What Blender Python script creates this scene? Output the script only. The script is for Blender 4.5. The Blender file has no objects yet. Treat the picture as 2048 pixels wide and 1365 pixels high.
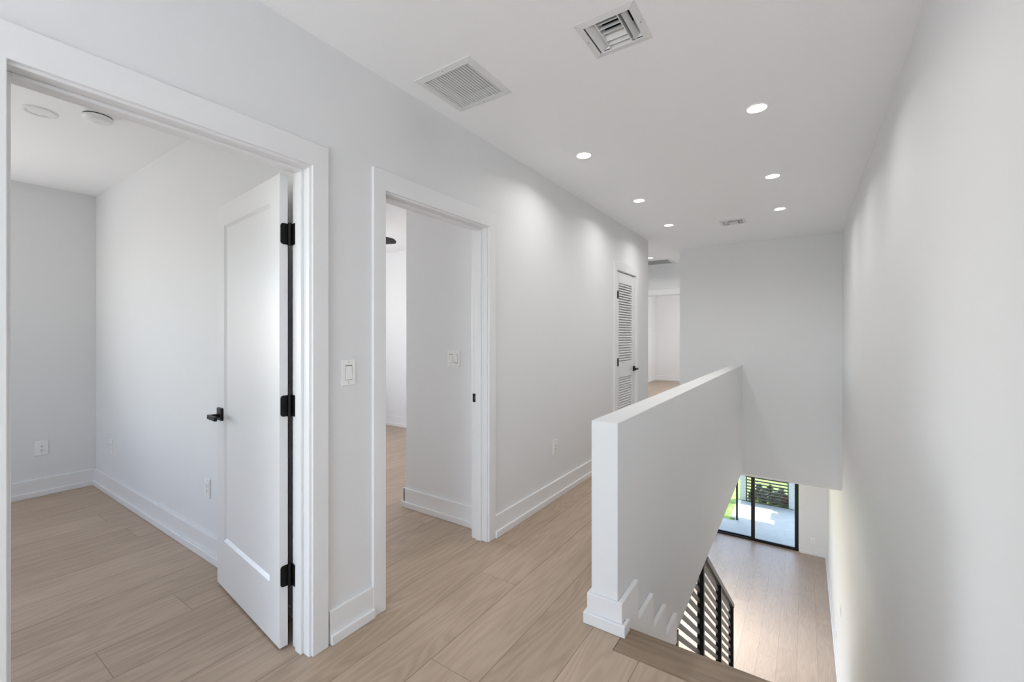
import bpy, bmesh, math, random
from mathutils import Vector, Matrix
random.seed(4)
SC = bpy.context.scene
COL = SC.collection
R = math.radians

# ---------------------------------------------------------------- camera
F_PX, YAW, HORIZON = 867.6, 0.593, 673.76
cam_data = bpy.data.cameras.new('camera')
cam_data.sensor_fit = 'HORIZONTAL'; cam_data.sensor_width = 36.0
cam_data.lens = F_PX / 2048 * 36.0
cam_data.shift_y = -(682.5 - HORIZON) / 2048
cam_data.clip_start = 0.03; cam_data.clip_end = 200
cam = bpy.data.objects.new('camera', cam_data); COL.objects.link(cam)
cam.location = (0, 0, 1.36); cam.rotation_euler = (R(90), 0, YAW)
SC.camera = cam

# ---------------------------------------------------------------- view, world, sun
SC.view_settings.view_transform = 'Standard'
SC.view_settings.look = 'None'
SC.view_settings.exposure = 0.34
SC.view_settings.gamma = 1.0
SC.view_settings.use_curve_mapping = False
try:
    SC.cycles.max_bounces = 7; SC.cycles.diffuse_bounces = 6; SC.cycles.glossy_bounces = 2
    SC.cycles.transparent_max_bounces = 8
    SC.cycles.sample_clamp_indirect = 6.0
    SC.cycles.use_adaptive_sampling = True; SC.cycles.adaptive_threshold = .05
    SC.cycles.caustics_reflective = False; SC.cycles.caustics_refractive = False
except Exception:
    pass
W = bpy.data.worlds.new('sky'); SC.world = W; W.use_nodes = True
wn = W.node_tree.nodes; wl = W.node_tree.links
sky = wn.new('ShaderNodeTexSky'); sky.sky_type = 'NISHITA'; sky.sun_disc = False
sky.sun_elevation = R(58); sky.sun_rotation = R(-25)
wn['Background'].inputs[1].default_value = 0.58
wl.new(sky.outputs[0], wn['Background'].inputs[0])

def sun(name, direction, strength, color=(1, .95, .88)):
    d = bpy.data.lights.new(name, 'SUN'); d.energy = strength; d.angle = R(.6); d.color = color
    o = bpy.data.objects.new(name, d); COL.objects.link(o)
    o.rotation_euler = Vector(direction).to_track_quat('-Z', 'Y').to_euler()
    return o
SUN_DIR = Vector((-.32, -.39, -1.0)).normalized()
sun('sun', SUN_DIR, 7.0)

def area(name, loc, direction, sx, sy, power, color=(1, 1, 1), shape='RECTANGLE', spread=180):
    d = bpy.data.lights.new(name, 'AREA'); d.shape = shape; d.size = sx
    if shape == 'RECTANGLE': d.size_y = sy
    d.energy = power; d.color = color; d.spread = R(spread)
    o = bpy.data.objects.new(name, d); COL.objects.link(o)
    o.location = loc; o.rotation_euler = Vector(direction).to_track_quat('-Z', 'Y').to_euler()
    return o
# area lights out of view: daylight of the bedroom windows, plus added fill
area('fill_hall', (-.65, -3.22, .55), (0, .46, 1), 1.9, .8, 82, (.91, .955, 1))  # added fill behind the camera, aimed up to brighten the hall ceiling
area('daylight_bedroom', (-5.50, -1.0, 1.5), (1, .1, 1.0), 1.7, 1.5, 31, (1, .99, .97))
area('fill_bedroom_rear', (-3.7, -3.24, 1.5), (0, 1, 1.1), 1.8, 1.5, 5, (.985, .99, 1))  # extra fill added to even out the first room
area('daylight_second_bedroom', (-6.28, 2.1, 1.5), (1, -.05, .6), 1.5, 1.5, 48, (.985, .99, 1))
area('fill_hall_side', (-3.56, 6.85, 1.3), (1, 0, .15), 1.2, 1.8, 5.5, (.95, .98, 1))  # added fill that lifts the dark corner at the hall end
area('fill_end_room', (-.80, 11.0, 1.4), (-1, 0, 0), 2.4, 1.7, 49, (.96, .98, 1))  # unseen light added to make the end room bright
area('fill_lower_room', (-4.28, 7.0, -1.9), (1, 0, .1), 3.2, 2.0, 66, (1, .99, .96))  # unseen fill added to lift the lower room
for lx, ly, lp, sp_ in ((-1.50, 7.30, 24, 85), (-.62, 9.3, 2.6, 165), (-1.9, 9.2, 2.6, 165)):
    area('fill_lower_floor', (lx, ly, -.61), (0, 0, -1), .09, .09, lp, (1, .975, .935), 'DISK', sp_)  # unseen lamps added to brighten the lower floor, mainly behind the railing
portal = area('sky_portal', (-1.4, 11.42, -1.95), (0, -1, 0), 2.6, 2.5, 1)
portal.data.cycles.is_portal = True

# ---------------------------------------------------------------- dimensions
H = 2.653            # upper ceiling
ZL = -3.265          # lower floor
XL = -1.7445         # hall left wall face
XLB = -1.8595        # its room side
XR = .39             # right wall face
YF = 6.755           # far wall face
YE = 5.87            # end of the left wall
YR1 = 1.174          # bedroom partition face
YR2 = 2.411          # corner wall face in the second room

# ---------------------------------------------------------------- materials
def new_mat(name):
    m = bpy.data.materials.new(name); m.use_nodes = True
    nt = m.node_tree; b = nt.nodes['Principled BSDF']
    return m, nt, b

def paint(name, col, rough=.5, var=.012, scale=3.0, bump=0.0, bscale=220, metal=0.0):
    m, nt, b = new_mat(name); N = nt.nodes; L = nt.links
    tc = N.new('ShaderNodeNewGeometry')
    n = N.new('ShaderNodeTexNoise'); n.inputs['Scale'].default_value = scale; n.inputs['Detail'].default_value = 3
    L.new(tc.outputs['Position'], n.inputs['Vector'])
    r = N.new('ShaderNodeValToRGB')
    r.color_ramp.elements[0].position = .3; r.color_ramp.elements[1].position = .7
    r.color_ramp.elements[0].color = tuple(max(0, c * (1 - var)) for c in col) + (1,)
    r.color_ramp.elements[1].color = tuple(min(1, c * (1 + var)) for c in col) + (1,)
    L.new(n.outputs['Fac'], r.inputs['Fac']); L.new(r.outputs['Color'], b.inputs['Base Color'])
    b.inputs['Roughness'].default_value = rough; b.inputs['Metallic'].default_value = metal
    if bump > 0:
        n2 = N.new('ShaderNodeTexNoise'); n2.inputs['Scale'].default_value = bscale; n2.inputs['Detail'].default_value = 4
        L.new(tc.outputs['Position'], n2.inputs['Vector'])
        bp = N.new('ShaderNodeBump'); bp.inputs['Strength'].default_value = bump; bp.inputs['Distance'].default_value = .002
        L.new(n2.outputs['Fac'], bp.inputs['Height']); L.new(bp.outputs['Normal'], b.inputs['Normal'])
    return m

M = {}
M['wall'] = paint('wall_paint', (.79, .792, .797), .62, .006, 1.2, .08)
M['ceiling'] = paint('ceiling_paint', (.92, .923, .93), .7, .005, 1.0, .06)
M['trim'] = paint('trim_enamel', (.82, .82, .824), .34, .004, 2.0)
M['door'] = paint('door_enamel', (.80, .80, .804), .32, .004, 2.0)
M['plate'] = paint('switch_plastic', (.88, .88, .87), .3, .003, 8.0)
M['slot'] = paint('slot_black', (.03, .03, .03), .6)
M['black'] = paint('black_metal', (.006, .006, .006), .42, .1, 40)
M['black'].node_tree.nodes['Principled BSDF'].inputs['Specular IOR Level'].default_value = .25
M['screw'] = paint('screw_metal', (.45, .45, .44), .35, .03, 60, metal=.6)
M['vent'] = paint('vent_enamel', (.76, .76, .757), .4, .01, 20)
M['ventdark'] = paint('duct_dark', (.025, .024, .023), .8, .2, 18)
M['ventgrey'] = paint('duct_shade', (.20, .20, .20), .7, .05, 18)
M['fanblack'] = paint('fan_black', (.022, .021, .021), .5, .1, 30)
M['rail'] = paint('rail_black', (.012, .012, .012), .42, .1, 30)
M['slat'] = paint('rail_grey', (.13, .13, .128), .38, .05, 30)
M['frame'] = paint('door_frame_black', (.008, .008, .009), .35, .1, 30)
M['concrete'] = paint('patio_concrete', (.50, .52, .55), .85, .06, 6, .2, 60)
M['gravel'] = paint('white_gravel', (.62, .62, .60), .9, .35, 70, .4, 90)
M['pillar'] = paint('white_masonry', (.66, .68, .70), .85, .18, 26, .3, 60)
M['fence'] = paint('fence_dark', (.022, .03, .022), .6, .2, 20)
M['post'] = paint('post_dark', (.03, .04, .04), .5, .1, 20)
M['roof'] = paint('stucco', (.7, .7, .69), .9, .03, 8)
M['lawn'] = paint('lawn_green', (.21, .33, .07), .9, .45, 9, .3, 60)
M['leaf'] = paint('shrub_leaf', (.085, .13, .05), .7, .5, 14)
M['leafgrey'] = paint('shrub_grey', (.17, .21, .16), .7, .4, 14)
M['leafred'] = paint('shrub_red', (.34, .12, .07), .7, .5, 14)
M['disc'] = paint('disc_white', (.87, .87, .87), .4, .003, 8)

def glass_mat():
    m, nt, b = new_mat('clear_glass'); N = nt.nodes; L = nt.links
    t = N.new('ShaderNodeBsdfTransparent'); t.inputs[0].default_value = (.96, .98, .97, 1)
    g = N.new('ShaderNodeBsdfGlossy'); g.inputs['Roughness'].default_value = .01
    fr = N.new('ShaderNodeFresnel'); fr.inputs[0].default_value = 1.35
    mx = N.new('ShaderNodeMixShader'); L.new(fr.outputs[0], mx.inputs[0]); L.new(t.outputs[0], mx.inputs[1]); L.new(g.outputs[0], mx.inputs[2])
    L.new(mx.outputs[0], N['Material Output'].inputs['Surface'])
    return m
M['glass'] = glass_mat()

def emit_mat(name, col, s):
    m, nt, b = new_mat(name); N = nt.nodes; L = nt.links
    tc = N.new('ShaderNodeNewGeometry'); n = N.new('ShaderNodeTexNoise'); n.inputs['Scale'].default_value = 90
    L.new(tc.outputs['Position'], n.inputs['Vector'])
    mp = N.new('ShaderNodeMapRange'); mp.inputs['To Min'].default_value = s * .95; mp.inputs['To Max'].default_value = s * 1.05
    L.new(n.outputs['Fac'], mp.inputs['Value']); L.new(mp.outputs[0], b.inputs['Emission Strength'])
    b.inputs['Base Color'].default_value = (.9, .9, .88, 1); b.inputs['Emission Color'].default_value = (*col, 1)
    return m
M['lamp'] = emit_mat('lamp_lens', (1, .86, .66), 9.0)

def math_node(N, L, op, a, b=None, c=None):
    n = N.new('ShaderNodeMath'); n.operation = op
    for i, v in enumerate((a, b, c)):
        if v is None: continue
        if isinstance(v, (int, float)): n.inputs[i].default_value = v
        else: L.new(v, n.inputs[i])
    return n.outputs[0]

def wood(name, dark, light, along='Y', x0=-1.549, width=.2435, length=1.72, rough=.42, seed=0.0, seam=.0011, seamcol=.42):
    m, nt, b = new_mat(name); N = nt.nodes; L = nt.links
    g = N.new('ShaderNodeNewGeometry'); s = N.new('ShaderNodeSeparateXYZ'); L.new(g.outputs['Position'], s.inputs[0])
    ax, ay = (s.outputs['X'], s.outputs['Y']) if along == 'Y' else (s.outputs['Y'], s.outputs['X'])
    mt = lambda op, a, b_=None, c=None: math_node(N, L, op, a, b_, c)
    xi = mt('DIVIDE', mt('SUBTRACT', ax, x0), width)
    i = mt('FLOOR', xi); fx = mt('FRACT', xi)
    wn1 = N.new('ShaderNodeTexWhiteNoise'); wn1.noise_dimensions = '1D'
    L.new(mt('ADD', i, seed + .5), wn1.inputs['W'])
    yj = mt('ADD', mt('DIVIDE', ay, length), mt('MULTIPLY', wn1.outputs['Value'], 9.0))
    j = mt('FLOOR', yj); fy = mt('FRACT', yj)
    wn2 = N.new('ShaderNodeTexWhiteNoise'); wn2.noise_dimensions = '2D'
    cv = N.new('ShaderNodeCombineXYZ'); L.new(mt('ADD', i, .5), cv.inputs[0]); L.new(mt('ADD', j, .5), cv.inputs[1]); L.new(cv.outputs[0], wn2.inputs['Vector'])
    pid = wn2.outputs['Value']
    def noise(sx, sy, off, detail=4, rough_=.6, dist=0.0):
        c = N.new('ShaderNodeCombineXYZ')
        L.new(mt('MULTIPLY', ax, sx), c.inputs[0]); L.new(mt('MULTIPLY', ay, sy), c.inputs[1]); L.new(mt('MULTIPLY', pid, off), c.inputs[2])
        n = N.new('ShaderNodeTexNoise'); n.inputs['Scale'].default_value = 1; n.inputs['Detail'].default_value = detail
        n.inputs['Roughness'].default_value = rough_; n.inputs['Distortion'].default_value = dist
        L.new(c.outputs[0], n.inputs['Vector']); return n.outputs['Fac']
    broad = noise(5, .55, 71, 2)
    rings = mt('MULTIPLY_ADD', mt('SINE', mt('MULTIPLY', broad, 95.0)), .5, .5)
    fine = noise(190, 5.0, 53, 4, .7)
    blot = noise(9, 1.6, 29, 3)
    v = mt('ADD', mt('MULTIPLY', rings, .20), mt('ADD', mt('MULTIPLY', fine, .55), mt('ADD', mt('MULTIPLY', blot, .45), mt('MULTIPLY', pid, .22))))
    mp = N.new('ShaderNodeMapRange'); mp.inputs['From Min'].default_value = .40; mp.inputs['From Max'].default_value = 1.0
    L.new(v, mp.inputs['Value'])
    mix = N.new('ShaderNodeMix'); mix.data_type = 'RGBA'
    L.new(mp.outputs[0], mix.inputs['Factor']); mix.inputs[6].default_value = (*dark, 1); mix.inputs[7].default_value = (*light, 1)
    dx = mt('MULTIPLY', mt('MINIMUM', fx, mt('SUBTRACT', 1.0, fx)), width)
    dy = mt('MULTIPLY', mt('MINIMUM', fy, mt('SUBTRACT', 1.0, fy)), length)
    dd = mt('MINIMUM', dx, mt('MULTIPLY', dy, 1.5))
    sm = N.new('ShaderNodeMapRange'); sm.inputs['From Min'].default_value = seam * .6; sm.inputs['From Max'].default_value = seam * 1.8
    sm.inputs['To Min'].default_value = seamcol; sm.inputs['To Max'].default_value = 1
    L.new(dd, sm.inputs['Value'])
    mul = N.new('ShaderNodeVectorMath'); mul.operation = 'SCALE'
    L.new(mix.outputs[2], mul.inputs[0]); L.new(sm.outputs[0], mul.inputs['Scale'])
    L.new(mul.outputs[0], b.inputs['Base Color'])
    b.inputs['Roughness'].default_value = rough
    bp = N.new('ShaderNodeBump'); bp.inputs['Strength'].default_value = .15; bp.inputs['Distance'].default_value = .001
    L.new(mt('ADD', mt('MULTIPLY', fine, .4), sm.outputs[0]), bp.inputs['Height']); L.new(bp.outputs['Normal'], b.inputs['Normal'])
    return m
M['floor'] = wood('oak_planks', (.35, .258, .184), (.515, .396, .294), seam=.0014, seamcol=.46)
M['floorlow'] = wood('oak_planks_pale', (.395, .315, .26), (.52, .425, .36), seam=.0014, seamcol=.6, x0=-.085, width=.2405, seed=11)
M['nosing'] = wood('oak_nosing', (.165, .105, .066), (.31, .225, .155), along='X', x0=1.70, width=.40, length=3.1, seed=3)
M['tread'] = wood('oak_tread', (.26, .175, .115), (.47, .35, .25), along='X', x0=0, width=9.0, length=9.0, seed=5)

# ---------------------------------------------------------------- mesh helpers
def box(bm, x0, x1, y0, y1, z0, z1):
    vs = [bm.verts.new(p) for p in ((x0, y0, z0), (x1, y0, z0), (x1, y1, z0), (x0, y1, z0), (x0, y0, z1), (x1, y0, z1), (x1, y1, z1), (x0, y1, z1))]
    for f in ((3, 2, 1, 0), (4, 5, 6, 7), (0, 1, 5, 4), (1, 2, 6, 5), (2, 3, 7, 6), (3, 0, 4, 7)):
        bm.faces.new([vs[k] for k in f])
    return vs

def prism(bm, poly, axis, a0, a1):
    """extrude a 2-D polygon along an axis: 'x' poly=(y,z), 'y' poly=(x,z), 'z' poly=(x,y)"""
    def P(p, a): return {'x': (a, p[0], p[1]), 'y': (p[0], a, p[1]), 'z': (p[0], p[1], a)}[axis]
    A = [bm.verts.new(P(p, a0)) for p in poly]; B = [bm.verts.new(P(p, a1)) for p in poly]
    n = len(poly)
    bm.faces.new(A); bm.faces.new(list(reversed(B)))
    for k in range(n): bm.faces.new([A[k], B[k], B[(k + 1) % n], A[(k + 1) % n]])

def cyl(bm, c, r, h, axis='z', n=24, r2=None):
    r2 = r if r2 is None else r2
    def P(a, rr, t):
        u, v = rr * math.cos(a), rr * math.sin(a)
        return {'z': (c[0] + u, c[1] + v, c[2] + t), 'x': (c[0] + t, c[1] + u, c[2] + v), 'y': (c[0] + u, c[1] + t, c[2] + v)}[axis]
    A = [bm.verts.new(P(2 * math.pi * k / n, r, 0)) for k in range(n)]
    B = [bm.verts.new(P(2 * math.pi * k / n, r2, h)) for k in range(n)]
    bm.faces.new(A); bm.faces.new(list(reversed(B)))
    for k in range(n): bm.faces.new([A[k], B[k], B[(k + 1) % n], A[(k + 1) % n]])

def lathe(bm, c, prof, n=40, closed=False):
    """rings of (radius, z) about a vertical axis at c"""
    rings = []
    for r, z in prof:
        if r < 1e-6: rings.append([bm.verts.new((c[0], c[1], c[2] + z))])
        else: rings.append([bm.verts.new((c[0] + r * math.cos(2 * math.pi * k / n), c[1] + r * math.sin(2 * math.pi * k / n), c[2] + z)) for k in range(n)])
    pairs = list(zip(rings, rings[1:]))
    if closed: pairs.append((rings[-1], rings[0]))
    for a, b in pairs:
        for k in range(n):
            q = [a[k % len(a)], a[(k + 1) % len(a)], b[(k + 1) % len(b)], b[k % len(b)]]
            q = [v for i, v in enumerate(q) if v not in q[:i]]
            if len(q) >= 3: bm.faces.new(q)

def grid_holes(bm, x0, x1, y0, y1, z0, z1, holes):
    xs = sorted({x0, x1, *[h for q in holes for h in q[:2]]}); ys = sorted({y0, y1, *[h for q in holes for h in q[2:]]})
    for a, b in zip(xs, xs[1:]):
        run = None
        for c, d in zip(ys, ys[1:]):
            mx, my = (a + b) / 2, (c + d) / 2
            hole = any(h[0] < mx < h[1] and h[2] < my < h[3] for h in holes)
            if hole:
                if run: box(bm, a, b, run[0], run[1], z0, z1); run = None
            else: run = (run[0], d) if run else (c, d)
        if run: box(bm, a, b, run[0], run[1], z0, z1)

OWN_FRAME = []
def build(name, bm, mat, parent=None, bevel=0.0, smooth=False, seg=2):
    bmesh.ops.recalc_face_normals(bm, faces=bm.faces)
    me = bpy.data.meshes.new(name); bm.to_mesh(me); bm.free()
    o = bpy.data.objects.new(name, me); COL.objects.link(o)
    me.materials.append(M[mat])
    if smooth:
        for p in me.polygons: p.use_smooth = True
        try: me.set_sharp_from_angle(angle=R(35))
        except Exception: pass
    if bevel:
        md = o.modifiers.new('edge', 'BEVEL'); md.width = bevel; md.segments = seg; md.limit_method = 'ANGLE'; md.angle_limit = R(40)
    if parent is not None:
        o.parent = parent
        # parts are drawn in world coordinates unless their thing is listed as drawn in its own frame
        o.matrix_parent_inverse = Matrix.Identity(4) if parent in OWN_FRAME else Matrix.Translation(-Vector(parent.location))
    return o

def tag(o, label, cat, group=None, kind=None):
    o['label'] = label; o['category'] = cat
    if group: o['group'] = group
    if kind: o['kind'] = kind
    return o

def empty(name, loc=(0, 0, 0), rz=0.0):
    o = bpy.data.objects.new(name, None); COL.objects.link(o); o.empty_display_size = .05
    o.location = loc; o.rotation_euler = (0, 0, rz); return o

def NB(): return bmesh.new()
def struct(name, bm, mat, label, cat, bevel=0.0):
    o = build(name, bm, mat, None, bevel); return tag(o, label, cat, kind='structure')

# ================================================================ SHELL
# ---- upper floor and landing
b = NB()
box(b, -6.3, -.86, -3.3, 14.0, -.12, 0)
box(b, -.86, -.69, -3.3, 1.955, -.12, 0)
box(b, -.69, XR, -3.3, 1.803, -.12, 0)
box(b, -.86, -.70, 6.9, 14.0, -.12, 0); box(b, -.70, XR, 6.9, 14.0, -.12, 0)
struct('floor_upper', b, 'floor', 'pale oak plank floor of the upper hall and rooms', 'floor')
b = NB(); box(b, -4.3, XR + .1, .9, 11.33, ZL - .1, ZL)
struct('floor_lower', b, 'floorlow', 'pale oak plank floor of the lower room below the stairs', 'floor')
# ---- ceilings
RET = (-1.633, -1.278, 1.540, 1.897); SUP = (-.799, -.541, 1.639, 1.894)
SUP2 = (-.795, -.537, 5.318, 5.573); RETH = (-2.42, -1.862, 7.40, 7.90)
def inset(q, d): return (q[0] + d, q[1] - d, q[2] + d, q[3] - d)
b = NB(); grid_holes(b, -6.3, XR + .1, -3.3, 14.0, H, H + .1, [inset(RET, .034), inset(SUP, .031), inset(SUP2, .031), inset(RETH, .035)])
struct('ceiling_upper', b, 'ceiling', 'smooth white ceiling of the upper hall and rooms', 'ceiling')
b = NB()
box(b, -4.3, -.86, .9, 11.33, -.60, -.50); box(b, -.86, XR, 6.90, 11.33, -.60, -.50)
struct('ceiling_lower', b, 'ceiling', 'white ceiling of the lower room', 'ceiling')

# ---- walls
def wall_x(b, x0, x1, y0, y1, z0, z1, openings):
    """wall running along y with openings (ya, yb, za, zb)"""
    y = y0
    for ya, yb, za, zb in sorted(openings):
        if ya > y: box(b, x0, x1, y, ya, z0, z1)
        if zb < z1: box(b, x0, x1, ya, yb, zb, z1)
        if za > z0: box(b, x0, x1, ya, yb, z0, za)
        y = yb
    if y < y1: box(b, x0, x1, y, y1, z0, z1)
def wall_y(b, y0, y1, x0, x1, z0, z1, openings):
    x = x0
    for xa, xb, za, zb in sorted(openings):
        if xa > x: box(b, x, xa, y0, y1, z0, z1)
        if zb < z1: box(b, xa, xb, y0, y1, zb, z1)
        if za > z0: box(b, xa, xb, y0, y1, z0, za)
        x = xb
    if x < x1: box(b, x, x1, y0, y1, z0, z1)

D1 = (.204, 1.043); D2 = (1.450, 2.284); D3 = (4.665, 5.325)   # clear openings between jamb faces
DH = 2.078
b = NB(); wall_x(b, XLB, XL, -3.3, YE, 0, H, [(D1[0] - .02, D1[1] + .02, 0, DH + .02), (D2[0] - .02, D2[1] + .02, 0, DH + .02), (D3[0] - .02, D3[1] + .02, 0, 2.12)])
struct('wall_left', b, 'wall', 'white hall wall on the left with three door openings', 'wall')
b = NB(); box(b, XR, XR + .1, -3.3, 11.33, ZL - .1, H)
struct('wall_right', b, 'wall', 'tall plain white wall on the right of the stairwell', 'wall')
b = NB(); box(b, -1.539, XR, YF, YF + .13, 0, H); box(b, -.86, XR, YF, YF + .13, -.53, 0); box(b, -1.539, -1.42, YF + .13, 7.93, 0, H)
struct('wall_far', b, 'wall', 'white wall at the far end of the stairwell', 'wall')
b = NB(); wall_y(b, -3.3, -3.2, -6.3, XR, 0, H, [(-4.62, -2.78, .72, 2.28), (-1.62, .32, .12, 2.45)])
struct('wall_rear', b, 'wall', 'white wall behind the landing', 'wall')
b = NB(); wall_x(b, -5.53, -5.4175, -3.2, YR1, 0, H, [(-1.85, -.15, .75, 2.25)])
struct('wall_bedroom_left', b, 'wall', 'white back wall of the first room with the double outlet', 'wall')
b = NB(); box(b, -6.3, XLB, YR1, YR1 + .115, 0, H)
struct('wall_bedroom_partition', b, 'wall', 'white side wall of the first room behind the open door', 'wall')
b = NB(); box(b, -2.647, XLB, YR2, 4.4, 0, H)
struct('wall_second_corner', b, 'wall', 'white wall corner seen through the second doorway', 'wall')
b = NB(); wall_x(b, -6.3, -6.2, 1.289, 4.5, 0, H, [(1.30, 2.95, .75, 2.25)]); box(b, -6.3, -2.647, 4.496, 4.6, 0, H)
struct('wall_second_far', b, 'wall', 'bright white far wall of the second room', 'wall')
b = NB(); box(b, -2.45, XLB, 4.40, 4.52, 0, H); box(b, -2.45, XLB, 5.45, YE, 0, H); box(b, -2.57, -2.45, 4.40, YE, 0, H)
struct('wall_closet', b, 'wall', 'white closet walls behind the louvered door', 'wall')
b = NB(); wall_y(b, 7.93, 8.05, -3.6, XR, 0, H, [(-2.62, -1.772, 0, 2.12)]); wall_x(b, -3.6, -3.5, YE - .1, 7.93, 0, H, [(6.22, 7.48, .35, 2.25)]); box(b, -3.5, -2.57, YE - .1, YE, 0, H)
struct('wall_hall_end', b, 'wall', 'white wall above the doorway at the end of the hall', 'wall')
b = NB(); box(b, -3.99, -3.87, 8.05, 13.9, 0, H); box(b, -3.87, -.7, 13.80, 13.9, 0, H)
wall_x(b, -.82, -.7, 8.05, 13.8, 0, H, [(9.8, 12.2, .55, 2.25)])
struct('wall_end_room', b, 'wall', 'bright white walls of the room past the hall', 'wall')
b = NB(); wall_y(b, 11.18, 11.33, -4.3, XR, ZL, -.5, [(-2.72, -.098, ZL, -.72)])
struct('wall_lower_far', b, 'wall', 'white lower wall around the black sliding door', 'wall')
b = NB(); wall_x(b, -4.3, -4.2, .9, 11.18, ZL, -.5, [(5.4, 8.6, -2.9, -.9)]); box(b, -4.2, XR, .9, 1.0, ZL, -.13)
struct('wall_lower_left', b, 'wall', 'white side walls of the lower room', 'wall')
# half wall along the stairs (goes down past the floor edge)
PX0, PX1, PY = -.8424, -.712, 1.927
b = NB(); prism(b, [(PY, 0), (PY, .961), (YF, .968), (YF, -.505), (2.20, -.655), (1.99, -.30), (1.99, 0)], 'x', PX0, PX1)
hw = struct('wall_half', b, 'wall', 'white half wall between the hall and the stairwell', 'half wall', bevel=.004)

# ================================================================ BASEBOARDS
BH, BT, SH, ST = .148, .016, .046, .030
def base_run(name, label, runs, z=0.0):
    """runs: (axis, fixed, sgn, a, b): axis 'x' wall face x=fixed, board grows towards sgn"""
    b1, b2 = NB(), NB()
    for axis, f, s, a, c in runs:
        for bb, t, h, in ((b1, BT, BH), (b2, ST, SH)):
            lo, hi = sorted((f, f + s * t))
            lo2 = min(f + s * BT, f + s * t) if bb is b2 else lo
            hi2 = max(f + s * BT, f + s * t) if bb is b2 else hi
            if axis == 'x': box(bb, lo2, hi2, a, c, z, z + h)
            else: box(bb, a, c, lo2, hi2, z, z + h)
    o = build(name, b1, 'trim', None, .003); tag(o, label, 'baseboard', kind='structure')
    build('shoe_molding', b2, 'trim', o, .004)
    return o
base_run('baseboard_left', 'white baseboard on the hall wall between the two doorways', [('x', XL, 1, 1.137, 1.369)])
base_run('baseboard_hall', 'white baseboard on the hall wall past the second doorway', [('x', XL, 1, 2.362, 4.572), ('x', XL, 1, 5.425, YE)])
base_run('baseboard_bedroom_left', 'white baseboard below the double outlet in the first room', [('x', -5.4175, 1, -3.0, YR1)])
base_run('baseboard_bedroom_right', 'white baseboard running behind the open door', [('y', YR1, -1, -5.4175, -1.95)])
base_run('baseboard_second_corner', 'white baseboard on the wall corner through the second doorway', [('y', YR2, -1, -2.647 - ST, -1.89), ('x', -2.647, -1, YR2 - BT, 4.4)])
base_run('baseboard_second_far', 'white baseboard on the far wall of the second room', [('y', 4.496, -1, -6.2, -2.68)])
base_run('baseboard_far', 'white baseboard at the foot of the far wall behind the half wall', [('y', YF, -1, -1.539, PX0 - ST)])
base_run('baseboard_end_room', 'white baseboard in the room past the hall', [('x', -3.87, 1, 8.05, 13.8), ('y', 13.8, -1, -3.85, -.82)])
base_run('baseboard_lower_far', 'white baseboard beside the black sliding door', [('y', 11.18, -1, -.096, XR)], ZL)
base_run('baseboard_lower_right', 'long white baseboard at the foot of the right wall below', [('x', XR, -1, 6.3, 11.15)], ZL)
# baseboard wrapping the front end of the half wall
b = NB()
box(b, PX0 - BT, PX1 + .026, PY - BT, PY, 0, BH - .006); box(b, PX0 - BT, PX0, PY, 2.6, 0, BH - .006)
o = build('baseboard_half_wall', b, 'trim', None, .003); tag(o, 'white baseboard wrapping the front end of the half wall', 'baseboard', kind='structure')
b = NB()
box(b, PX0 - ST, PX1 + .044, PY - ST, PY - BT, 0, SH + .008); box(b, PX0 - ST, PX0 - BT, PY - BT, 2.6, 0, SH + .008); box(b, PX1 + .026, PX1 + .044, PY - BT, 1.968, 0, SH + .008)
build('shoe_molding', b, 'trim', o, .004)
# stepped skirt following the stairs on the half wall
RISE, RUN, NY = 3.265 / 17, .2545, 1.99
sk = [(PY, BH - .006)]
y = 2.155; z = BH - .006
for k in range(1, 5):
    sk.append((y, z)); z = -RISE * k + .135; sk.append((y + .004, z)); y += .262
lowz = lambda yy: -.62 + (yy - 2.2) * .03
sk += [(2.90, z), (2.90, -.62), (2.6, -.63), (2.25, -.45), (1.995, -.20), (1.995, 0), (PY, 0)]
b = NB(); prism(b, sk, 'x', PX1 + .001, PX1 + .024)
tag(build('baseboard_stair', b, 'trim', None, .003), 'white stepped skirt board down the half wall beside the top steps', 'baseboard', kind='structure')

# ================================================================ DOOR FRAMES
def door_frame(name, label, ya, yb, ztop, stop=True, rev=.010, revl=.010, cw=.074, hw_=.098):
    t = empty(name, (XL, (ya + yb) / 2, 0)); tag(t, label, 'door frame', kind='structure')
    ca, cb, ct = ya - revl, yb + rev, ztop + rev
    cf = XL + .018
    U = [(ca - cw, 0), (ca, 0), (ca, ct), (cb, ct), (cb, 0), (cb + cw, 0), (cb + cw, ct + hw_), (ca - cw, ct + hw_)]
    b = NB(); prism(b, U, 'x', XL, cf); build('casing', b, 'trim', t, .0025)
    jf, jb = XL + .006, XLB - .006
    for y0, y1 in ((ya - .019, ya), (yb, yb + .019)):
        b = NB(); box(b, jb, jf, y0, y1, 0, ztop + .019); build('jamb', b, 'trim', t, .0015)
    b = NB(); box(b, jb, jf, ya, yb, ztop, ztop + .019); build('head_jamb', b, 'trim', t, .0015)
    if stop:
        s0, s1 = XLB + .033, XLB + .078
        for y0, y1 in ((ya, ya + .012), (yb - .012, yb)):
            b = NB(); box(b, s0, s1, y0, y1, 0, ztop); build('door_stop', b, 'trim', t, .002)
        b = NB(); box(b, s0, s1, ya + .012, yb - .012, ztop - .012, ztop); build('head_stop', b, 'trim', t, .002)
    # casing on the room side
    rb = XLB
    b = NB(); prism(b, U, 'x', rb - .018, rb); build('room_casing', b, 'trim', t, .0025)
    return t
f1 = door_frame('trim_1', 'white door frame around the open panel door, nearest the camera', *D1, DH, revl=.001)
f2 = door_frame('trim_2', 'white door frame around the second doorway, door out of sight', *D2, DH)
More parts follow.
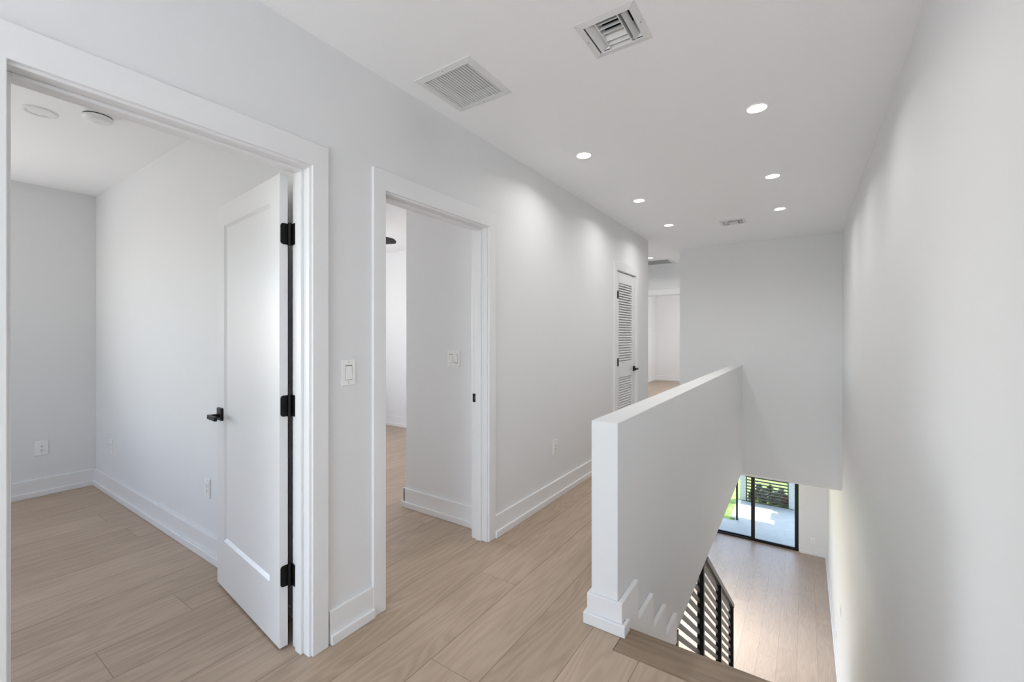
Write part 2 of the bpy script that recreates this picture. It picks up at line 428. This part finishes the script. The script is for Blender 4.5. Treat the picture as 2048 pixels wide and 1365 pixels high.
b = NB(); box(b, XLB + .000, XLB + .036, D2[1] - .0015, D2[1] + .001, .918, .976)
sp = build('strike_plate', b, 'black', f2, .004); sp['label'] = 'black metal strike plate'
b = NB(); box(b, XLB + .012, XLB + .024, D2[1] - .0022, D2[1] - .0005, .934, .960); build('latch_hole', b, 'slot', sp)
# louvered closet door frame: hall side only
t3 = empty('trim_3', (XL, 5.0, 0)); tag(t3, 'white door frame around the louvered closet door', 'door frame', kind='structure')
U = [(D3[0] - .086, 0), (D3[0] - .006, 0), (D3[0] - .006, 2.110), (D3[1] + .006, 2.110), (D3[1] + .006, 0), (D3[1] + .086, 0), (D3[1] + .086, 2.21), (D3[0] - .086, 2.21)]
b = NB(); prism(b, U, 'x', XL, XL + .018); build('casing', b, 'trim', t3, .0025)
for y0, y1 in ((D3[0] - .019, D3[0]), (D3[1], D3[1] + .019)):
    b = NB(); box(b, XLB, XL + .004, y0, y1, 0, 2.105); build('jamb', b, 'trim', t3)
b = NB(); box(b, XLB, XL + .004, D3[0], D3[1], 2.104, 2.119); build('head_jamb', b, 'trim', t3)
# doorway at the hall end
t4 = empty('trim_4', (-2.2, 7.93, 0)); tag(t4, 'white door frame at the end of the hall', 'door frame', kind='structure')
U = [(-2.70, 0), (-2.606, 0), (-2.606, 2.105), (-1.786, 2.105), (-1.786, 0), (-1.692, 0), (-1.692, 2.205), (-2.70, 2.205)]
b = NB(); prism(b, U, 'y', 7.912, 7.93); build('casing', b, 'trim', t4, .0025)
for x0, x1 in ((-2.62, -2.601), (-1.791, -1.772)):
    b = NB(); box(b, x0, x1, 7.924, 8.056, 0, 2.10); build('jamb', b, 'trim', t4)
b = NB(); box(b, -2.601, -1.791, 7.924, 8.056, 2.097, 2.116); build('head_jamb', b, 'trim', t4)

# ================================================================ OPEN PANEL DOOR
# local frame: hinge edge at x=0, leaf towards -x, hall face at y=0, room face at y=+T
def panel_slab(bm, Wd, Hd, T, st, rail_t, rail_b, ch=.014, dep=.011):
    def face(y, sgn):
        o = [(0, 0), (-Wd, 0), (-Wd, Hd), (0, Hd)]
        a = [(-st, rail_b), (-Wd + st, rail_b), (-Wd + st, Hd - rail_t), (-st, Hd - rail_t)]
        c = [(-st - ch, rail_b + ch), (-Wd + st + ch, rail_b + ch), (-Wd + st + ch, Hd - rail_t - ch), (-st - ch, Hd - rail_t - ch)]
        O = [bm.verts.new((p[0], y, p[1])) for p in o]; A = [bm.verts.new((p[0], y, p[1])) for p in a]
        C = [bm.verts.new((p[0], y + sgn * dep, p[1])) for p in c]
        for k in range(4):
            n = (k + 1) % 4
            bm.faces.new([O[k], O[n], A[n], A[k]]); bm.faces.new([A[k], A[n], C[n], C[k]])
        bm.faces.new(C)
        return O
    A = face(0, 1); B = face(T, -1)
    for k in range(4):
        n = (k + 1) % 4
        bm.faces.new([A[k], A[n], B[n], B[k]])
LEAF = .806; DT = .035
door = empty('door_1', (-1.8785, .9915, 0), -R(5.9)); OWN_FRAME.append(door)
tag(door, 'white one-panel door standing open into the first room, black lever', 'door', kind='structure')
b = NB(); panel_slab(b, LEAF, 2.056, DT, .104, .110, .255)
for v in b.verts: v.co.z += .010
leaf = build('leaf', b, 'door', door, .0015)
# lever handle on the hall face
b = NB(); box(b, -LEAF + .034, -LEAF + .099, -.014, 0.0002, .909, .975)
rose = build('handle_rose', b, 'black', door, .002); rose['label'] = 'black square rose of the lever handle'
b = NB(); cyl(b, (-LEAF + .066, -.060, .934), .011, .048, 'y', 20)
build('handle_neck', b, 'black', rose, 0)
b = NB(); box(b, -LEAF + .052, -LEAF + .172, -.064, -.050, .922, .944)
build('lever', b, 'black', rose, .002)
# hinges
for z in (.272, 1.012, 1.762):
    b = NB()
    pts = [(.002, z), (.034, z), (.034, z + .092), (.002, z + .092)]
    # plate on the door edge with rounded outer corners
    rr = .012
    poly = [(.0355, z), (.004 + rr, z)]
    poly += [(.004 + rr - rr * math.sin(a), z + rr - rr * math.cos(a)) for a in [k * math.pi / 8 for k in range(1, 5)]]
    poly += [(.004 + rr - rr * math.cos(a), z + .092 - rr + rr * math.sin(a)) for a in [k * math.pi / 8 for k in range(0, 5)]]
    poly += [(.0355, z + .092)]
    prism(b, poly, 'x', .0, .0025)
    cyl(b, (.0105, .0395, z - .003), .0075, .098, 'z', 16)
    hg = build('hinge', b, 'black', door, 0); hg['label'] = 'black door hinge'
    b = NB(); box(b, .009, .046, .0475, .0500, z, z + .092); jl = build('hinge_leaf', b, 'black', hg, 0)
    b = NB()
    for dz in (.018, .074): cyl(b, (.0025, .020, z + dz), .0035, .0008, 'x', 12)
    build('hinge_screw', b, 'black', hg)

# ================================================================ LOUVERED CLOSET DOOR
ld = empty('door_2', (XL, D3[0] + .004, 0)); tag(ld, 'white louvered closet door, closed, at the far end of the hall', 'door', kind='structure')
y0, y1 = D3[0] + .004, D3[1] - .004; lx0, lx1 = XL - .036, XL - .001
b = NB()
st = .088
box(b, lx0, lx1, y0, y0 + st, .01, 2.098); box(b, lx0, lx1, y1 - st - .015, y1, .01, 2.098)
box(b, lx0, lx1, y0 + st, y1 - st - .015, 1.975, 2.098); box(b, lx0, lx1, y0 + st, y1 - st - .015, .893, 1.054); box(b, lx0, lx1, y0 + st, y1 - st - .015, .01, .25)
build('leaf_frame', b, 'door', ld, .0015)
def louvers(za, zb, name):
    b = NB(); n = int(round((zb - za) / .0295)); p = (zb - za) / n
    for k in range(n):
        z = za + p * k
        prism(b, [(lx0 + .009, z + .024), (lx0 + .011, z + .032), (lx1 - .004, z + .009), (lx1 - .006, z + .001)], 'y', y0 + st - .004, y1 - st - .011)
    return build(name, b, 'door', ld)
louvers(1.054, 1.975, 'louver_panel'); louvers(.25, .893, 'louver_panel')
for z in (1.784, 1.030, .25):
    b = NB(); cyl(b, (XL + .0235, y0 - .002, z), .0075, .088, 'z', 12); box(b, XL - .001, XL + .020, y0 - .003, y0 + .001, z, z + .088)
    hg = build('hinge', b, 'black', ld); hg['label'] = 'black door hinge'
b = NB(); box(b, XL - .001, XL + .010, y1 - .078, y1 - .016, .936, .998); rs = build('handle_rose', b, 'black', ld, .002); rs['label'] = 'black square rose of the closet handle'
b = NB(); cyl(b, (XL + .010, y1 - .047, .966), .010, .044, 'x', 16); build('handle_neck', b, 'black', rs)
b = NB(); box(b, XL + .042, XL + .056, y1 - .135, y1 - .036, .955, .977); build('lever', b, 'black', rs, .002)

# ================================================================ STAIRS
stair = empty('staircase', (-.16, 4.0, ZL)); tag(stair, 'oak staircase descending from the landing along the right wall', 'stairs')
b = NB(); box(b, PX1 + .022, XR - .002, 1.805, NY, -.036, .0004)
ns = build('landing_nosing', b, 'nosing', stair, .006); ns['label'] = 'darker oak nosing board at the top step'
for k in range(17):
    b = NB(); ry = NY - .022 + RUN * k
    box(b, PX1 + .026, XR - .003, ry, ry + .018, -RISE * (k + 1) + (.004 if k == 16 else 0), -RISE * k - .036); build('riser', b, 'trim', stair)
for k in range(1, 17):
    b = NB(); ty = NY - .024 + RUN * (k - 1)
    box(b, PX1 + .026, XR - .003, ty + .020, ty + RUN + .024, -RISE * k - .036, -RISE * k); build('tread', b, 'tread', stair, .005)
def zrail(y): return -.626 - .755 * (y - 4.203)
rl = empty('stair_railing', (-.735, 4.9, -2)); tag(rl, 'black stair railing with sloping grey slats below the half wall', 'railing')
SL = math.atan(.755); cs, sn = math.cos(SL), math.sin(SL)
def soffit(y): return -.655 + (y - 2.2) * (.15 / 4.555) - .004
def clip(poly):
    out = []
    for k, p in enumerate(poly):
        q = poly[(k + 1) % len(poly)]
        a, c = soffit(p[0]) - p[1], soffit(q[0]) - q[1]
        if a >= 0: out.append(p)
        if (a >= 0) != (c >= 0):
            t_ = a / (a - c); out.append((p[0] + (q[0] - p[0]) * t_, p[1] + (q[1] - p[1]) * t_))
    return out
def bar(bm, ya, yb, drop, hgt, x0, x1):
    # bar parallel to the stair slope; drop = perpendicular distance below the railing line
    pts = []
    for yy, d in ((ya, drop), (yb, drop), (yb, drop + hgt), (ya, drop + hgt)):
        pts.append((yy, zrail(yy) - d / cs))
    pts = clip(pts)
    if len(pts) >= 3: prism(bm, pts, 'x', x0, x1)
for py in (3.055, 3.985, 4.915, 5.83):
    b = NB(); box(b, -.760, -.708, py - .024, py + .024, zrail(py) - 1.22, min(zrail(py) - .03, soffit(py))); build('post', b, 'rail', rl, .002)
b = NB(); bar(b, 2.95, 5.857, 0.0, .045, -.765, -.703); tr = build('top_rail', b, 'slat', rl, .003); tr['label'] = 'dark grey sloping top rail'
for k in range(12):
    b = NB(); bar(b, 2.95, 5.80, .062 + .0705 * k, .034, -.753, -.737); build('slat', b, 'slat', rl, .001)

# ================================================================ SLIDING DOOR
sd = empty('door_3', (-1.41, 11.25, ZL)); tag(sd, 'black framed glass sliding door to the patio in the lower room', 'sliding door', kind='structure')
fx0, fx1, fz1 = -2.715, -.102, -.725
b = NB()
box(b, fx0, fx0 + .05, 11.19, 11.30, ZL, fz1); box(b, fx1 - .05, fx1, 11.19, 11.30, ZL, fz1)
box(b, fx0 + .05, fx1 - .05, 11.19, 11.30, ZL, ZL + .035); box(b, fx0 + .05, fx1 - .05, 11.19, 11.30, fz1 - .05, fz1)
build('outer_frame', b, 'frame', sd)
panes = [(-.152, -1.003, 11.195), (-.930, -1.80, 11.245), (-1.735, -2.665, 11.195)]
for xa, xb, yy in panes:
    xb, xa = min(xa, xb), max(xa, xb)
    b = NB(); s = .042
    box(b, xb, xb + s + .03, yy, yy + .04, ZL + .036, fz1 - .052); box(b, xa - s * .5, xa, yy, yy + .04, ZL + .036, fz1 - .052)
    box(b, xb + s + .03, xa - s * .5, yy, yy + .04, ZL + .036, ZL + .062); box(b, xb + s + .03, xa - s * .5, yy, yy + .04, fz1 - .10, fz1 - .052)
    p = build('sash', b, 'frame', sd)
    b = NB(); box(b, xb + s + .03, xa - s * .5, yy + .017, yy + .023, ZL + .062, fz1 - .10); build('glass_pane', b, 'glass', p)

# ================================================================ CEILING FIXTURES
def downlight(x, y, label, first=[None]):
    if first[0] is None:
        t = empty('recessed_light', (x, y, H))
        b = NB(); lathe(b, (x, y, H), [(.061, 0), (.060, -.004), (.056, -.006), (.050, -.005), (.0475, -.001), (.0475, 0)], 40)
        build('trim_ring', b, 'disc', t, 0, True)
        b = NB(); lathe(b, (x, y, H), [(0, -.0022), (.035, -.0022), (.0476, -.0018), (.0476, 0), (0, 0)], 40)
        ln = build('lens', b, 'lamp', t, 0, True); ln['label'] = 'glowing warm white lens'
        first[0] = t
    else:
        t = first[0].copy(); COL.objects.link(t); t.location = (x, y, H)
        for ch in list(first[0].children):
            c = ch.copy(); COL.objects.link(c); c.parent = t; c.matrix_parent_inverse = ch.matrix_parent_inverse.copy()
    tag(t, label, 'ceiling light', 'lit recessed lights along the hall')
    area('downlight', (x, y, H - .012), (0, 0, -1), .09, .09, 2.7, (1, .99, .972), 'DISK', 150)
    return t
downlight(-1.302, 2.847, 'round recessed light next after the grille in the row along the left wall')
downlight(-.222, 2.804, 'round recessed light, largest in view, nearest the camera on the right side')
downlight(-1.300, 4.086, 'round recessed light, middle one of the row along the left wall')
downlight(-1.302, 5.180, 'round recessed light, farthest in the row along the left wall')
downlight(-.212, 4.064, 'round recessed light, middle one of the row over the stairwell')
downlight(-.205, 5.142, 'round recessed light beyond the small ceiling register, farthest over the stairwell')
downlight(-2.101, 7.159, 'small round recessed light beside the grey grille at the hall end')

def louvre_grille(name, q, label, fw=.034, axis='y', n=17, cat='air vent', dark='ventgrey', mat='vent'):
    x0, x1, y0, y1 = q
    t = empty(name, ((x0 + x1) / 2, (y0 + y1) / 2, H)); tag(t, label, cat)
    b = NB(); i = inset(q, fw)
    # flange: outer lip thin, slightly raised inner edge
    O = [(x0, y0), (x1, y0), (x1, y1), (x0, y1)]; I = [(i[0], i[2]), (i[1], i[2]), (i[1], i[3]), (i[0], i[3])]
    ov = [b.verts.new((*p, H)) for p in O]; o2 = [b.verts.new((*p, H - .004)) for p in O]; iv = [b.verts.new((*p, H - .008)) for p in I]; i2 = [b.verts.new((*p, H + .012)) for p in I]
    for k in range(4):
        m = (k + 1) % 4
        b.faces.new([ov[k], ov[m], o2[m], o2[k]]); b.faces.new([o2[k], o2[m], iv[m], iv[k]]); b.faces.new([iv[k], iv[m], i2[m], i2[k]])
    build('frame', b, mat, t)
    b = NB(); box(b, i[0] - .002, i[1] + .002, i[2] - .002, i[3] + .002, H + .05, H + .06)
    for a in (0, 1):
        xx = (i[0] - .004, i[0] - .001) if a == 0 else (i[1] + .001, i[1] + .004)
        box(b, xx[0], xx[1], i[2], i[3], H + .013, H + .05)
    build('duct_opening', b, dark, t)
    for k in range(n):
        b = NB()
        if axis == 'y':
            p = (i[1] - i[0]) / n; xa = i[0] + p * k
            prism(b, [(xa + p * .05, H - .0058), (xa + p * .16, H - .0066), (xa + p * .50, H - .0005), (xa + p * .38, H + .0005)], 'y', i[2], i[3])
        else:
            p = (i[3] - i[2]) / n; ya = i[2] + p * k
            prism(b, [(ya + p * .05, H - .0055), (ya + p * .12, H - .0062), (ya + p * .40, H + .008), (ya + p * .33, H + .009)], 'x', i[0], i[1])
        build('louver', b, mat, t)
    return t
g = louvre_grille('return_grille', RET, 'square white return air grille with fine louvers on the hall ceiling', n=18)
for sx, sy in ((-1.455, 1.557), (-1.455, 1.880)):
    b = NB(); cyl(b, (sx, sy, H - .0075), .0035, .002, 'z', 12); build('screw', b, 'screw', g)
louvre_grille('return_grille', RETH, 'grey filter grille on the ceiling above the doorway at the hall end', .035, 'x', 14, 'air vent', 'ventdark', 'vent')

def register(q, label):
    x0, x1, y0, y1 = q
    t = empty('supply_register', ((x0 + x1) / 2, (y0 + y1) / 2, H)); tag(t, label, 'air vent', 'square ceiling registers in the hall')
    i = inset(q, .031)
    O = [(x0, y0), (x1, y0), (x1, y1), (x0, y1)]; I = [(i[0], i[2]), (i[1], i[2]), (i[1], i[3]), (i[0], i[3])]
    b = NB()
    for k in range(4):                                     # four mitred flange strips with hairline joints
        m = (k + 1) % 4; e = .0007
        d = Vector((O[m][0] - O[k][0], O[m][1] - O[k][1], 0)).normalized() * e
        P = [(O[k][0] + d.x, O[k][1] + d.y, H - .001), (O[m][0] - d.x, O[m][1] - d.y, H - .001), (I[m][0] - d.x, I[m][1] - d.y, H - .007), (I[k][0] + d.x, I[k][1] + d.y, H - .007)]
        T = [(p[0], p[1], H + (.0005 if j < 2 else .004)) for j, p in enumerate(P)]
        vs = [b.verts.new(p) for p in P]; ws = [b.verts.new(p) for p in T]
        b.faces.new(vs); b.faces.new(list(reversed(ws)))
        for a in range(4): b.faces.new([vs[a], vs[(a + 1) % 4], ws[(a + 1) % 4], ws[a]])
    build('frame', b, 'vent', t)
    b = NB(); box(b, i[0], i[1], i[2], i[3], H + .085, H + .09)
    box(b, i[0] - .004, i[0] - .0005, i[2], i[3], H + .005, H + .085); box(b, i[1] + .0005, i[1] + .004, i[2], i[3], H + .005, H + .085)
    box(b, i[0], i[1], i[2] - .004, i[2] - .0005, H + .005, H + .085); box(b, i[0], i[1], i[3] + .0005, i[3] + .004, H + .005, H + .085)
    build('duct_box', b, 'ventdark', t)
    wx = i[1] - i[0]; da = i[0] + wx * .26; db = i[0] + wx * .745
    for xx in (da, db):
        b = NB(); box(b, xx - .002, xx + .002, i[2], i[3], H - .006, H + .034); build('divider', b, 'vent', t)
    # centre blades: first three tip away (dark gaps), the rest face the viewer
    wy = i[3] - i[2]
    for k, (f, tilt) in enumerate(((.10, -1), (.26, -1), (.42, -1), (.68, 1), (.84, 1), (1.0, 1))):
        yy = i[2] + wy * f
        b = NB(); dy, dz = (-.020, .024) if tilt > 0 else (.009, .020)
        prism(b, [(yy - .001, H - .004), (yy + .001, H - .005), (yy + dy + .001, H - .005 + dz), (yy + dy - .001, H - .004 + dz)], 'x', da + .002, db - .002)
        build('blade', b, 'vent', t)
    for xa, xb, s in ((i[0] + .006, da - .010, 1), (db + .010, i[1] - .008, -1)):
        b = NB()
        if s > 0: prism(b, [(xa, H - .004), (xa + .001, H - .0055), (xb, H + .018), (xb - .001, H + .0195)], 'y', i[2] + .004, i[3])
        else: prism(b, [(xa + .004, H - .004), (xa + .005, H - .0055), (xb - .011, H + .018), (xb - .012, H + .0195)], 'y', i[2] + .010, i[3])
        build('blade', b, 'vent', t)
    for xx in (x0 + .014, x1 - .014):
        b = NB(); cyl(b, (xx, (y0 + y1) / 2, H - .0055), .0035, .003, 'z', 12); build('screw', b, 'screw', t)
    return t
register(SUP, 'square white supply register with dark gaps, nearest the camera on the hall ceiling')
register(SUP2, 'small distant supply register on the ceiling near the far wall')

# first-room ceiling: smoke detector and flat blank disc light
sdx, sdy = -3.405, .745
t = empty('smoke_detector', (sdx, sdy, H)); tag(t, 'round white smoke detector on the ceiling of the first room', 'smoke detector')
b = NB(); lathe(b, (sdx, sdy, H), [(0, 0), (.070, 0), (.071, -.010), (.069, -.013), (0, -.013)], 40); build('base', b, 'disc', t, 0, True)
b = NB(); lathe(b, (sdx, sdy, H), [(0, -.013), (.064, -.013), (.064, -.019), (0, -.019)], 40); build('vent_slot', b, 'slot', t, 0, True)
b = NB(); lathe(b, (sdx, sdy, H), [(0, -.019), (.066, -.019), (.067, -.032), (.058, -.040), (.036, -.045), (0, -.046)], 40); build('cover', b, 'disc', t, 0, True)
b = NB(); lathe(b, (sdx - .018, sdy - .006, H), [(0, -.044), (.017, -.044), (.016, -.050), (0, -.051)], 24); build('test_button', b, 'plate', t, 0, True)
dx_, dy_ = -3.64, .548
t = empty('ceiling_disc_light', (dx_, dy_, H)); tag(t, 'flat unlit white disc light on the ceiling of the first room', 'ceiling light')
b = NB(); lathe(b, (dx_, dy_, H), [(.076, 0), (.075, -.006), (.068, -.009), (.056, -.007), (.054, -.002), (.054, 0)], 44); build('trim_ring', b, 'disc', t, 0, True)
b = NB(); lathe(b, (dx_, dy_, H), [(0, -.0035), (.0535, -.003), (.0535, 0), (0, 0)], 44); build('lens', b, 'plate', t, 0, True)

# ceiling fan in the second room (only one blade tip shows past the frame)
tipx, tipy, fz = -3.45, 2.985, 2.34
hubx, huby = -4.04, 2.78
fan = empty('ceiling_fan', (hubx, huby, H)); tag(fan, 'black ceiling fan in the second room, one blade tip showing', 'ceiling fan')
b = NB(); lathe(b, (hubx, huby, H), [(0, 0), (.07, 0), (.07, -.03), (.045, -.06), (.014, -.065), (.014, -.20), (0, -.20)], 28); build('canopy_rod', b, 'fanblack', fan, 0, True)
b = NB(); lathe(b, (hubx, huby, H), [(0, -.20), (.05, -.20), (.10, -.225), (.105, -.30), (.08, -.335), (0, -.34)], 32); build('motor', b, 'fanblack', fan, 0, True)
a0 = math.atan2(tipy - huby, tipx - hubx); LB = math.hypot(tipx - hubx, tipy - huby)
for k in range(3):
    b = NB(); a = a0 + k * 2 * math.pi / 3; ca, sa = math.cos(a), math.sin(a)
    out = [(.10, -.035), (.20, -.062), (LB - .05, -.075), (LB + .005, -.02), (LB - .0, .035), (LB - .03, .072), (.20, .058), (.10, .035)]
    P1 = []; P2 = []
    for u, v in out:
        w = -v * .22
        P1.append(b.verts.new((hubx + u * ca - v * sa, huby + u * sa + v * ca, fz + w + .005)))
        P2.append(b.verts.new((hubx + u * ca - v * sa, huby + u * sa + v * ca, fz + w - .005)))
    b.faces.new(P1); b.faces.new(list(reversed(P2)))
    for q in range(len(out)): b.faces.new([P1[q], P2[q], P2[(q + 1) % len(out)], P1[(q + 1) % len(out)]])
    build('blade', b, 'fanblack', fan)

# ================================================================ SWITCHES AND OUTLETS
def wall_item(name, loc, rz, label, cat, gangs, kind, w=.072, h=.118, group=None):
    """local frame: plate in the x-z plane, facing -y"""
    t = empty(name, loc, rz); OWN_FRAME.append(t); tag(t, label, cat, group)
    w = w if gangs == 1 else .118
    b = NB(); box(b, -w / 2, w / 2, -.006, 0, -h / 2, h / 2); build('plate', b, 'plate', t, .0025)
    for g in range(gangs):
        cx = 0 if gangs == 1 else (-.023 + .046 * g)
        if kind == 'switch':
            b = NB(); box(b, cx - .0175, cx + .0175, -.0066, -.005, -.034, .034); build('bezel', b, 'ventgrey', t)
            b = NB(); lean = 1 if g == 0 else -1
            prism(b, [(-.004, -.0325), (-.0065 - (.0035 if lean > 0 else 0), -.0325), (-.0075, 0), (-.0065 - (0 if lean > 0 else .0035), .0325), (-.004, .0325)], 'x', cx - .0162, cx + .0162)
            build('rocker', b, 'plate', t, .0008)
        else:
            b = NB(); box(b, cx - .0168, cx + .0168, -.0085, -.005, -.0335, .0335); rc = build('receptacle', b, 'plate', t, .0015)
            b = NB()
            for zz in (.0165, -.0165):
                box(b, cx - .0075, cx - .0050, -.0089, -.0080, zz - .001, zz + .008); box(b, cx + .0050, cx + .0075, -.0089, -.0080, zz - .001, zz + .007)
                cyl(b, (cx, -.0089, zz - .0075), .0030, .0009, 'y', 10)
            build('slot', b, 'slot', rc)
        for zz in (-.048, .048):
            b = NB(); cyl(b, (cx, -.0070, zz), .0028, .0018, 'y', 10); build('screw', b, 'screw', t)
    return t
FX, FNX, FY = R(90), R(-90), 0.0     # facing +x, -x, -y
wall_item('light_switch', (XL, 1.236, 1.195), FX, 'white single rocker switch on the hall wall between the two doorways', 'light switch', 1, 'switch')
wall_item('light_switch', (-2.140, YR2, 1.199), FY, 'white double rocker switch on the wall through the second doorway', 'light switch', 2, 'switch')
wall_item('wall_outlet', (XL, 3.229, .428), FX, 'white outlet low on the hall wall in front of the half wall', 'outlet', 1, 'outlet')
wall_item('wall_outlet', (-5.4175, .829, .405), FX, 'white outlet with dark slots on the back wall of the first room', 'outlet', 1, 'outlet', .082, .124)
wall_item('wall_outlet', (-4.955, YR1, .412), FY, 'white outlet near the back corner of the first room', 'outlet', 1, 'outlet')
wall_item('wall_outlet', (-3.058, YR1, .424), FY, 'white outlet just left of the open panel door', 'outlet', 1, 'outlet')
wall_item('wall_outlet', (.147, 11.18, -2.962), FY, 'small outlet on the lower wall right of the sliding door', 'outlet', 1, 'outlet')
wall_item('wall_outlet', (XR, 6.98, -2.16), FNX, 'upper small outlet on the right wall near the lower floor', 'outlet', 1, 'outlet')
wall_item('wall_outlet', (XR, 7.86, -2.95), FNX, 'lower small outlet on the right wall beside the lower baseboard', 'outlet', 1, 'outlet')

# ================================================================ OUTSIDE
ZP = -3.365
b = NB(); box(b, -9, 8, 12.35, 40, ZP - .25, ZP - .03)
tag(build('lawn', b, 'lawn'), 'bright green lawn beyond the patio', 'grass', kind='stuff')
b = NB(); box(b, -7, 3, 11.33, 12.44, ZP - .2, ZP); box(b, -1.49, 3, 12.44, 14.08, ZP - .2, ZP)
tag(build('patio_slab', b, 'concrete'), 'grey concrete patio outside the sliding door', 'patio', kind='structure')
b = NB(); box(b, -1.60, -1.492, 12.62, 14.06, ZP - .03, ZP + .01)
tag(build('gravel_strip', b, 'gravel'), 'pale gravel strip along the left edge of the patio', 'gravel', kind='stuff')
def post(x, y, w, z1, mat, name, label, cat='post'):
    t = empty(name, (x, y, ZP)); tag(t, label, cat)
    b = NB(); box(b, x - w / 2, x + w / 2, y - w / 2, y + w / 2, ZP, z1); build('shaft', b, mat, t, .004)
    b = NB(); box(b, x - w * .62, x + w * .62, y - w * .62, y + w * .62, ZP, ZP + .03); build('foot', b, mat, t, .003)
    return t
post(-1.440, 12.52, .045, -.72, 'post', 'patio_post', 'slim dark post at the left edge of the patio')
t = empty('masonry_pillar', (-1.47, 14.24, ZP)); tag(t, 'white masonry pillar left of the slat fence', 'pillar')
b = NB(); box(b, -1.545, -1.395, 14.12, 14.36, ZP, -2.36); build('shaft', b, 'pillar', t, .006)
b = NB(); box(b, -1.57, -1.37, 14.095, 14.385, -2.36, -2.31); build('cap', b, 'pillar', t, .006)
t = empty('masonry_pillar', (-.28, 14.24, ZP)); tag(t, 'white masonry pillar right of the slat fence', 'pillar')
b = NB(); box(b, -.355, -.215, 14.12, 14.36, ZP, -2.36); build('shaft', b, 'pillar', t, .006)
b = NB(); box(b, -.375, -.195, 14.095, 14.385, -2.36, -2.31); build('cap', b, 'pillar', t, .006)
fe = empty('slat_fence', (-.87, 14.2, ZP)); tag(fe, 'dark horizontal slat fence between two white pillars', 'fence')
for k in range(11):
    b = NB(); z = ZP - .02 + .088 * k; box(b, -1.393, -.357, 14.105, 14.13, z, z + .034); build('slat', b, 'fence', fe)
for x in (-1.38, -.37):
    b = NB(); box(b, x - .012, x + .012, 14.131, 14.155, ZP - .03, -2.42); build('fence_post', b, 'fence', fe)
def shrub(x, y, r, h, mat, label):
    t = empty('shrub', (x, y, ZP)); tag(t, label, 'shrub', 'low shrubs behind the slat fence')
    b = NB()
    for k in range(420):
        a = random.uniform(0, 6.283); e = math.acos(random.uniform(-.2, 1)); q = random.uniform(.55, 1) ** .6
        c = Vector((x + r * q * math.sin(e) * math.cos(a), y + r * q * math.sin(e) * math.sin(a), ZP + h * .12 + max(0, h * .88 * q * math.cos(e))))
        n = Vector((random.gauss(0, 1), random.gauss(0, 1), random.gauss(.6, 1))).normalized(); u = n.orthogonal().normalized(); v = n.cross(u)
        s = random.uniform(.025, .05)
        vs = [b.verts.new(c + u * s * 1.5 * p + v * s * w) for p, w in ((-1, 0), (0, -.5), (1, 0), (0, .5))]
        b.faces.new(vs)
    build('foliage', b, mat, t)
    b = NB()
    for k in range(5):
        a = k * 1.3; cyl(b, (x + .03 * math.cos(a), y + .03 * math.sin(a), ZP - .03), .008, h * .5, 'z', 7, .005)
    build('stem', b, 'post', t)
for x, y, r, h, mt_, lb in ((-1.24, 14.36, .10, .30, 'leaf', 'leafy green shrub nearest the left white pillar behind the fence'),
                            (-.97, 14.36, .10, .36, 'leafgrey', 'grey green shrub second from the left white pillar behind the fence'),
                            (-.70, 14.36, .10, .36, 'leafgrey', 'grey green shrub second from the right white pillar behind the fence'),
                            (-.45, 14.36, .085, .30, 'leafred', 'red leaved shrub at the right end of the slat fence'),
                            (-1.10, 14.66, .10, .40, 'leafgrey', 'grey green shrub in the back row, nearest the left white pillar'),
                            (-.83, 14.66, .10, .42, 'leaf', 'dark leafy shrub in the back row behind the middle of the fence'),
                            (-.56, 14.66, .10, .38, 'leafgrey', 'grey green shrub in the back row, nearest the right white pillar')):
    shrub(x, y, r, h, mt_, lb)
# added unseen roof, shaped to shade the slab near house and right side
RZ = -.55
off = SUN_DIR * ((ZP - RZ) / SUN_DIR.z)
def up(x, y): return (x - off.x, y - off.y)
b = NB()
p = [up(-6.0, 11.2), up(-6.0, 12.46), up(-1.52, 12.46), up(-1.52, 12.72), up(-.60, 12.72), up(-.60, 13.02), up(-.70, 13.02), up(-.70, 13.55), up(-.56, 13.55), up(-.56, 14.6), up(3.2, 14.6), up(3.2, 11.2)]  # outline projected back along the sun from the wanted sunlit patch
ylo = 11.335
p = [(x, max(yy, ylo)) for x, yy in p]
prism(b, p, 'z', RZ, RZ + .12)
tag(build('patio_shade_caster', b, 'roof'), 'unseen white roof added to cast the shade on the patio slab', 'roof', kind='structure')
